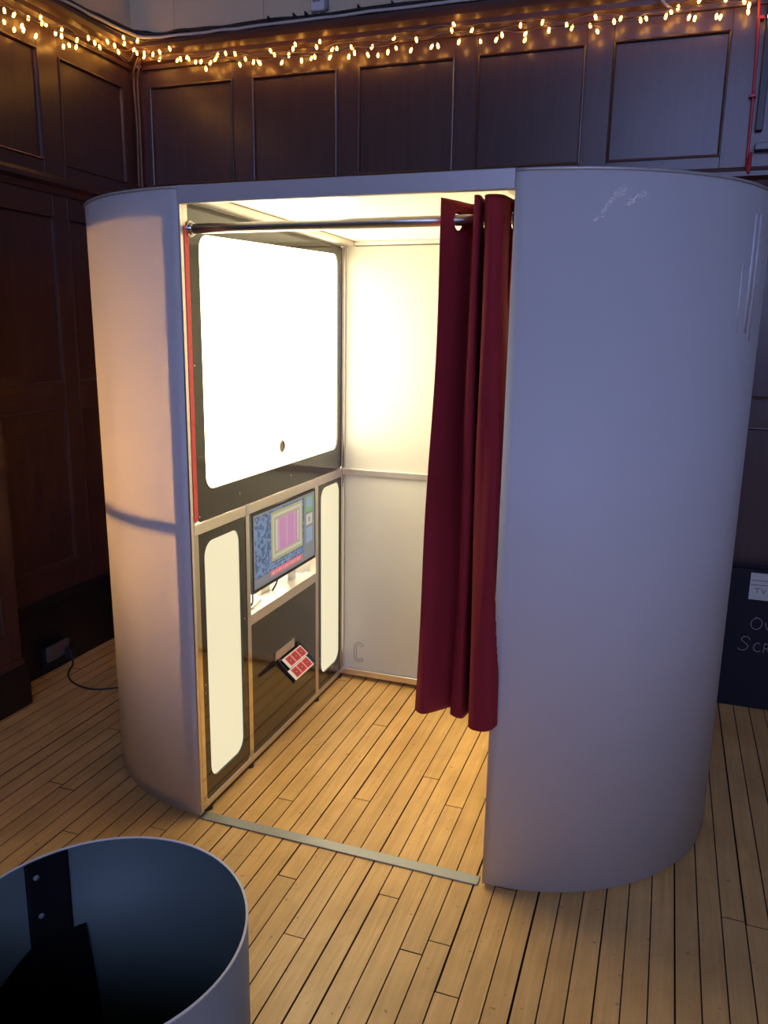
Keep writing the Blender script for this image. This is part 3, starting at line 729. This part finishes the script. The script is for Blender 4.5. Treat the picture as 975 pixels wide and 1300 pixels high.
# eyelet centres: where the fabric crosses the rod
def rody(x): return .040 + .090 * x
eyes = []
for i in range(cols_ - 1):
    d0 = tp[i].y - rody(tp[i].x); d1 = tp[i + 1].y - rody(tp[i + 1].x)
    if d0 * d1 <= 0 and d0 != d1:
        f = d0 / (d0 - d1); eyes.append((i + f, tp[i].lerp(tp[i + 1], f), (tp[i + 1] - tp[i]).normalized()))
slen = [0]
for i in range(1, cols_): slen.append(slen[-1] + (tp[i] - tp[i - 1]).length)
def s_at(fi): i = int(fi); return slen[i] + (fi - i) * (slen[min(i + 1, cols_ - 1)] - slen[i])
for j in range(NV):
    for i in range(cols_ - 1):
        zc = ZT - (j + .5) / NV * (ZT - .5); sc = (slen[i] + slen[i + 1]) / 2
        if any((sc - s_at(e[0])) ** 2 + (zc - 1.900) ** 2 < .0235 ** 2 for e in eyes): continue
        bm.faces.new((grid[j][i], grid[j][i + 1], grid[j + 1][i + 1], grid[j + 1][i]))
bmesh.ops.delete(bm, geom=[v for v in bm.verts if not v.link_faces], context='VERTS')
cl = obj('cloth', bm, M['velvet'], cur, True)
so = cl.modifiers.new('thickness', 'SOLIDIFY'); so.thickness = .0022; so.offset = 0
for fi, p, d in eyes:
    bm = bmesh.new(); nrm = Vector((-d.y, d.x, 0)).normalized()
    pts = [p + d * (.0260 * math.cos(a * PI / 12)) + Vector((0, 0, 1)) * (.0260 * math.sin(a * PI / 12)) for a in range(24)]
    pts = [Vector((q_.x, q_.y, q_.z - ZT + 1.900)) - off for q_ in pts]
    tube(bm, pts, .0038, 8, True); obj('eyelet', bm, M['velvet'], cur, True)

# ------------------------------------------------------------------ foreground drum
DC = Vector((.5304, -1.1501, 0)); DR = .2528; DH = .62
dr = tag(empty('open_drum', DC), 'open topped white cylindrical drum with dark blue inside, on the floor before the booth', 'drum')
def shell(bm, r0, r1, z0, z1, n=96, a0=0, a1=360, c=(0, 0)):
    full = abs(a1 - a0) >= 360; m_ = n if full else n + 1
    A = [math.radians(a0 + (a1 - a0) * i / n) for i in range(m_)]
    v = [[bm.verts.new((c[0] + r * math.cos(a), c[1] + r * math.sin(a), z)) for a in A] for r, z in ((r0, z0), (r1, z0), (r1, z1), (r0, z1))]
    for i in range(n):
        j = (i + 1) % m_
        for k in range(4): bm.faces.new((v[k][i], v[k][j], v[(k + 1) % 4][j], v[(k + 1) % 4][i]))
    if not full:
        bm.faces.new([v[k][0] for k in range(4)]); bm.faces.new([v[k][-1] for k in range(4)])
def shobj(nm, m, par, *a, **k):
    bm = bmesh.new(); shell(bm, *a, **k); o = obj(nm, bm, m, par)
    for p in o.data.polygons: p.use_smooth = abs(p.normal.z) < .5
    return o
shobj('outer_skin', M['drum_out'], dr, DR - .0012, DR, .0, DH - .001)
shobj('inner_lining', M['drum_in'], dr, DR - .0035, DR - .0013, .002, DH - .001)
shobj('rim', M['drum_rim'], dr, DR - .0037, DR + .0006, DH - .001, DH + .0015)
bm = bmesh.new(); cyl(bm, (0, 0, .002), (0, 0, 1), DR - .004, .006, 64); obj('base', bm, M['mblack'], dr)
st = shobj('black_strap', M['tape'], dr, DR - .0070, DR - .0038, .10, DH - .002, n=10, a0=140.5, a1=159.2)
bm = bmesh.new()
for z in (.585, .50, .43, .405):
    a = math.radians(153 + (z - .43) * 10); c = Vector(((DR - .0072) * math.cos(a), (DR - .0072) * math.sin(a), z)); cyl(bm, c, (-math.cos(a), -math.sin(a), 0), .006, .0015, 10, .004)
obj('rivet', bm, M['grey_pl'], st, True)
# loose black flap hanging from the strap: an uneven pentagon of stiff cloth
bm = bmesh.new()
def drum_pt(a, z, d): a = math.radians(a); return ((DR - d) * math.cos(a), (DR - d) * math.sin(a), z)
outl = [(186, .30), (175.5, .405), (161, .432), (147, .448), (135.6, .449), (130.5, .22), (150, .17), (186, .15)]
# fan with thickness following the wall
segs = 14; topv = []; botv = []
def zint(a, pts):
    for (a0, z0), (a1, z1) in zip(pts[:-1], pts[1:]):
        if a0 >= a >= a1: return z0 + (z1 - z0) * (a0 - a) / (a0 - a1)
    return pts[-1][1]
ups = [(186, .37), (175.5, .405), (161, .440), (155, .450), (147, .445), (135.0, .449)]
los = [(186, .15), (150, .18), (135.0, .21)]
G = []
for i in range(segs + 1):
    a = 186 + (135.0 - 186) * i / segs
    zt, zb = zint(a, ups), zint(a, los)
    G.append([[bm.verts.new(drum_pt(a - 4.5 * max(0, (.449 - (zb + (zt - zb) * k / 4)) / .229) * (i / segs), zb + (zt - zb) * k / 4, d)) for k in range(5)] for d in (.0075, .0115)])
for i in range(segs):
    for k in range(4):
        for d in (0, 1): bm.faces.new((G[i][d][k], G[i + 1][d][k], G[i + 1][d][k + 1], G[i][d][k + 1]))
    for k in (0, 4): bm.faces.new((G[i][0][k], G[i + 1][0][k], G[i + 1][1][k], G[i][1][k]))
for i in (0, segs):
    for k in range(4): bm.faces.new((G[i][0][k], G[i][1][k], G[i][1][k + 1], G[i][0][k + 1]))
obj('black_flap', bm, M['tape'], dr)

# ------------------------------------------------------------------ flat black case against the back wall
cs = tag(empty('flat_case', (1.68, 1.60, 0)), 'tall flat navy black case with pale handwriting leaning space behind the booth', 'case')
cs['label'] = 'flat navy black case with pale handwriting, standing on the floor behind the booth'
bx('case_body', M['case'], cs, 0, .95, -.022, .046, .0, .645, .006)
bx('case_edge', M['alu'], cs, -.003, .0, -.024, .040, .50, .640, .001)
lb = bx('paper_label', M['paper'], cs, .085, .29, -.0235, -.0222, .505, .625, 0)
def ribbon(nm, m, par, strokes, w_, y):
    bm = bmesh.new()
    for s_ in strokes:
        P = catmull([(x, 0, z) for x, z in s_], 6) if len(s_) > 2 else [Vector((x, 0, z)) for x, z in s_]
        tube(bm, [Vector((p.x, y, p.z)) for p in P], w_, 4)
    return obj(nm, bm, m, par)
ox, oz = .107, .372
O_ = [(ox + .024, oz + .052), (ox + .006, oz + .040), (ox, oz + .020), (ox + .010, oz + .002), (ox + .030, oz), (ox + .044, oz + .020), (ox + .042, oz + .040), (ox + .024, oz + .052), (ox + .014, oz + .050)]
V_ = [(ox + .056, oz + .034), (ox + .070, oz + .002), (ox + .084, oz + .034)]
sx, sz = .066, .268
S_ = [(sx + .046, sz + .052), (sx + .036, sz + .064), (sx + .018, sz + .062), (sx + .012, sz + .048), (sx + .026, sz + .036), (sx + .040, sz + .022), (sx + .030, sz + .004), (sx + .012, sz), (sx, sz + .008)]
c_ = [(sx + .088, sz + .038), (sx + .074, sz + .040), (sx + .064, sz + .026), (sx + .066, sz + .008), (sx + .080, sz + .002), (sx + .092, sz + .006)]
R_1 = [(sx + .104, sz), (sx + .106, sz + .042)]
R_2 = [(sx + .106, sz + .042), (sx + .124, sz + .036), (sx + .122, sz + .024), (sx + .106, sz + .018)]
R_3 = [(sx + .112, sz + .020), (sx + .132, sz)]
ribbon('handwriting', M['chalk'], cs, [O_, V_, S_, c_, R_1, R_2, R_3], .0014, -.0228)
T1 = [(.105, .555), (.128, .557)]; T2 = [(.116, .556), (.116, .535)]; V2 = [(.134, .556), (.142, .536), (.150, .556)]
ribbon('label_writing', M['ink'], lb, [T1, T2, V2, [(.088, .592), (.29, .590)], [(.088, .572), (.29, .571)]], .0012, -.0240)

# ------------------------------------------------------------------ wall socket and mains lead
so_ = empty('power_socket', (XL + .022, .79, .10))
tag(so_, 'grey double power socket on the black skirting left of the booth', 'socket')
bx('back_box', M['mblack'], so_, 0, .030, -.085, .085, -.062, .035, .003)
bx('face_plate', M['dim_pl'], so_, .030, .040, -.078, .072, -.030, .045, .003)
bx('switch', M['redcab'], so_, .040, .043, -.030, -.012, .012, .030, .001)
bx('switch', M['redcab'], so_, .040, .043, .012, .030, .012, .030, .001)
for yy in (-.05,):
    for dy, dz in ((0, .008), (-.010, -.010), (.010, -.010)): bx('pin_hole', M['ink'], so_, .0402, .0408, yy + dy - .004, yy + dy + .004, dz - .003, dz + .003)
ld = empty('mains_lead', (XL + .06, .84, .06)); off = Vector(ld.location)
tag(ld, 'black mains lead with plug running from the socket across the floor to the booth', 'cable')
bm = bmesh.new(); box(bm, .003, .045, -.022, .022, -.005, .045, .006); obj('plug', bm, M['rubber'], ld)
q_ = [(XL + .085, .845, .055), (XL + .10, .83, .025), (-1.21, .76, .0045), (-1.11, .689, .0045), (-.988, .673, .0045), (-.88, .74, .0045), (-.76, .80, .0045), (-.655, .78, .0045)]
tb('cord', M['blackcab'], ld, [p - off for p in catmull([Vector(v) for v in q_], 8)], .0042, 8)
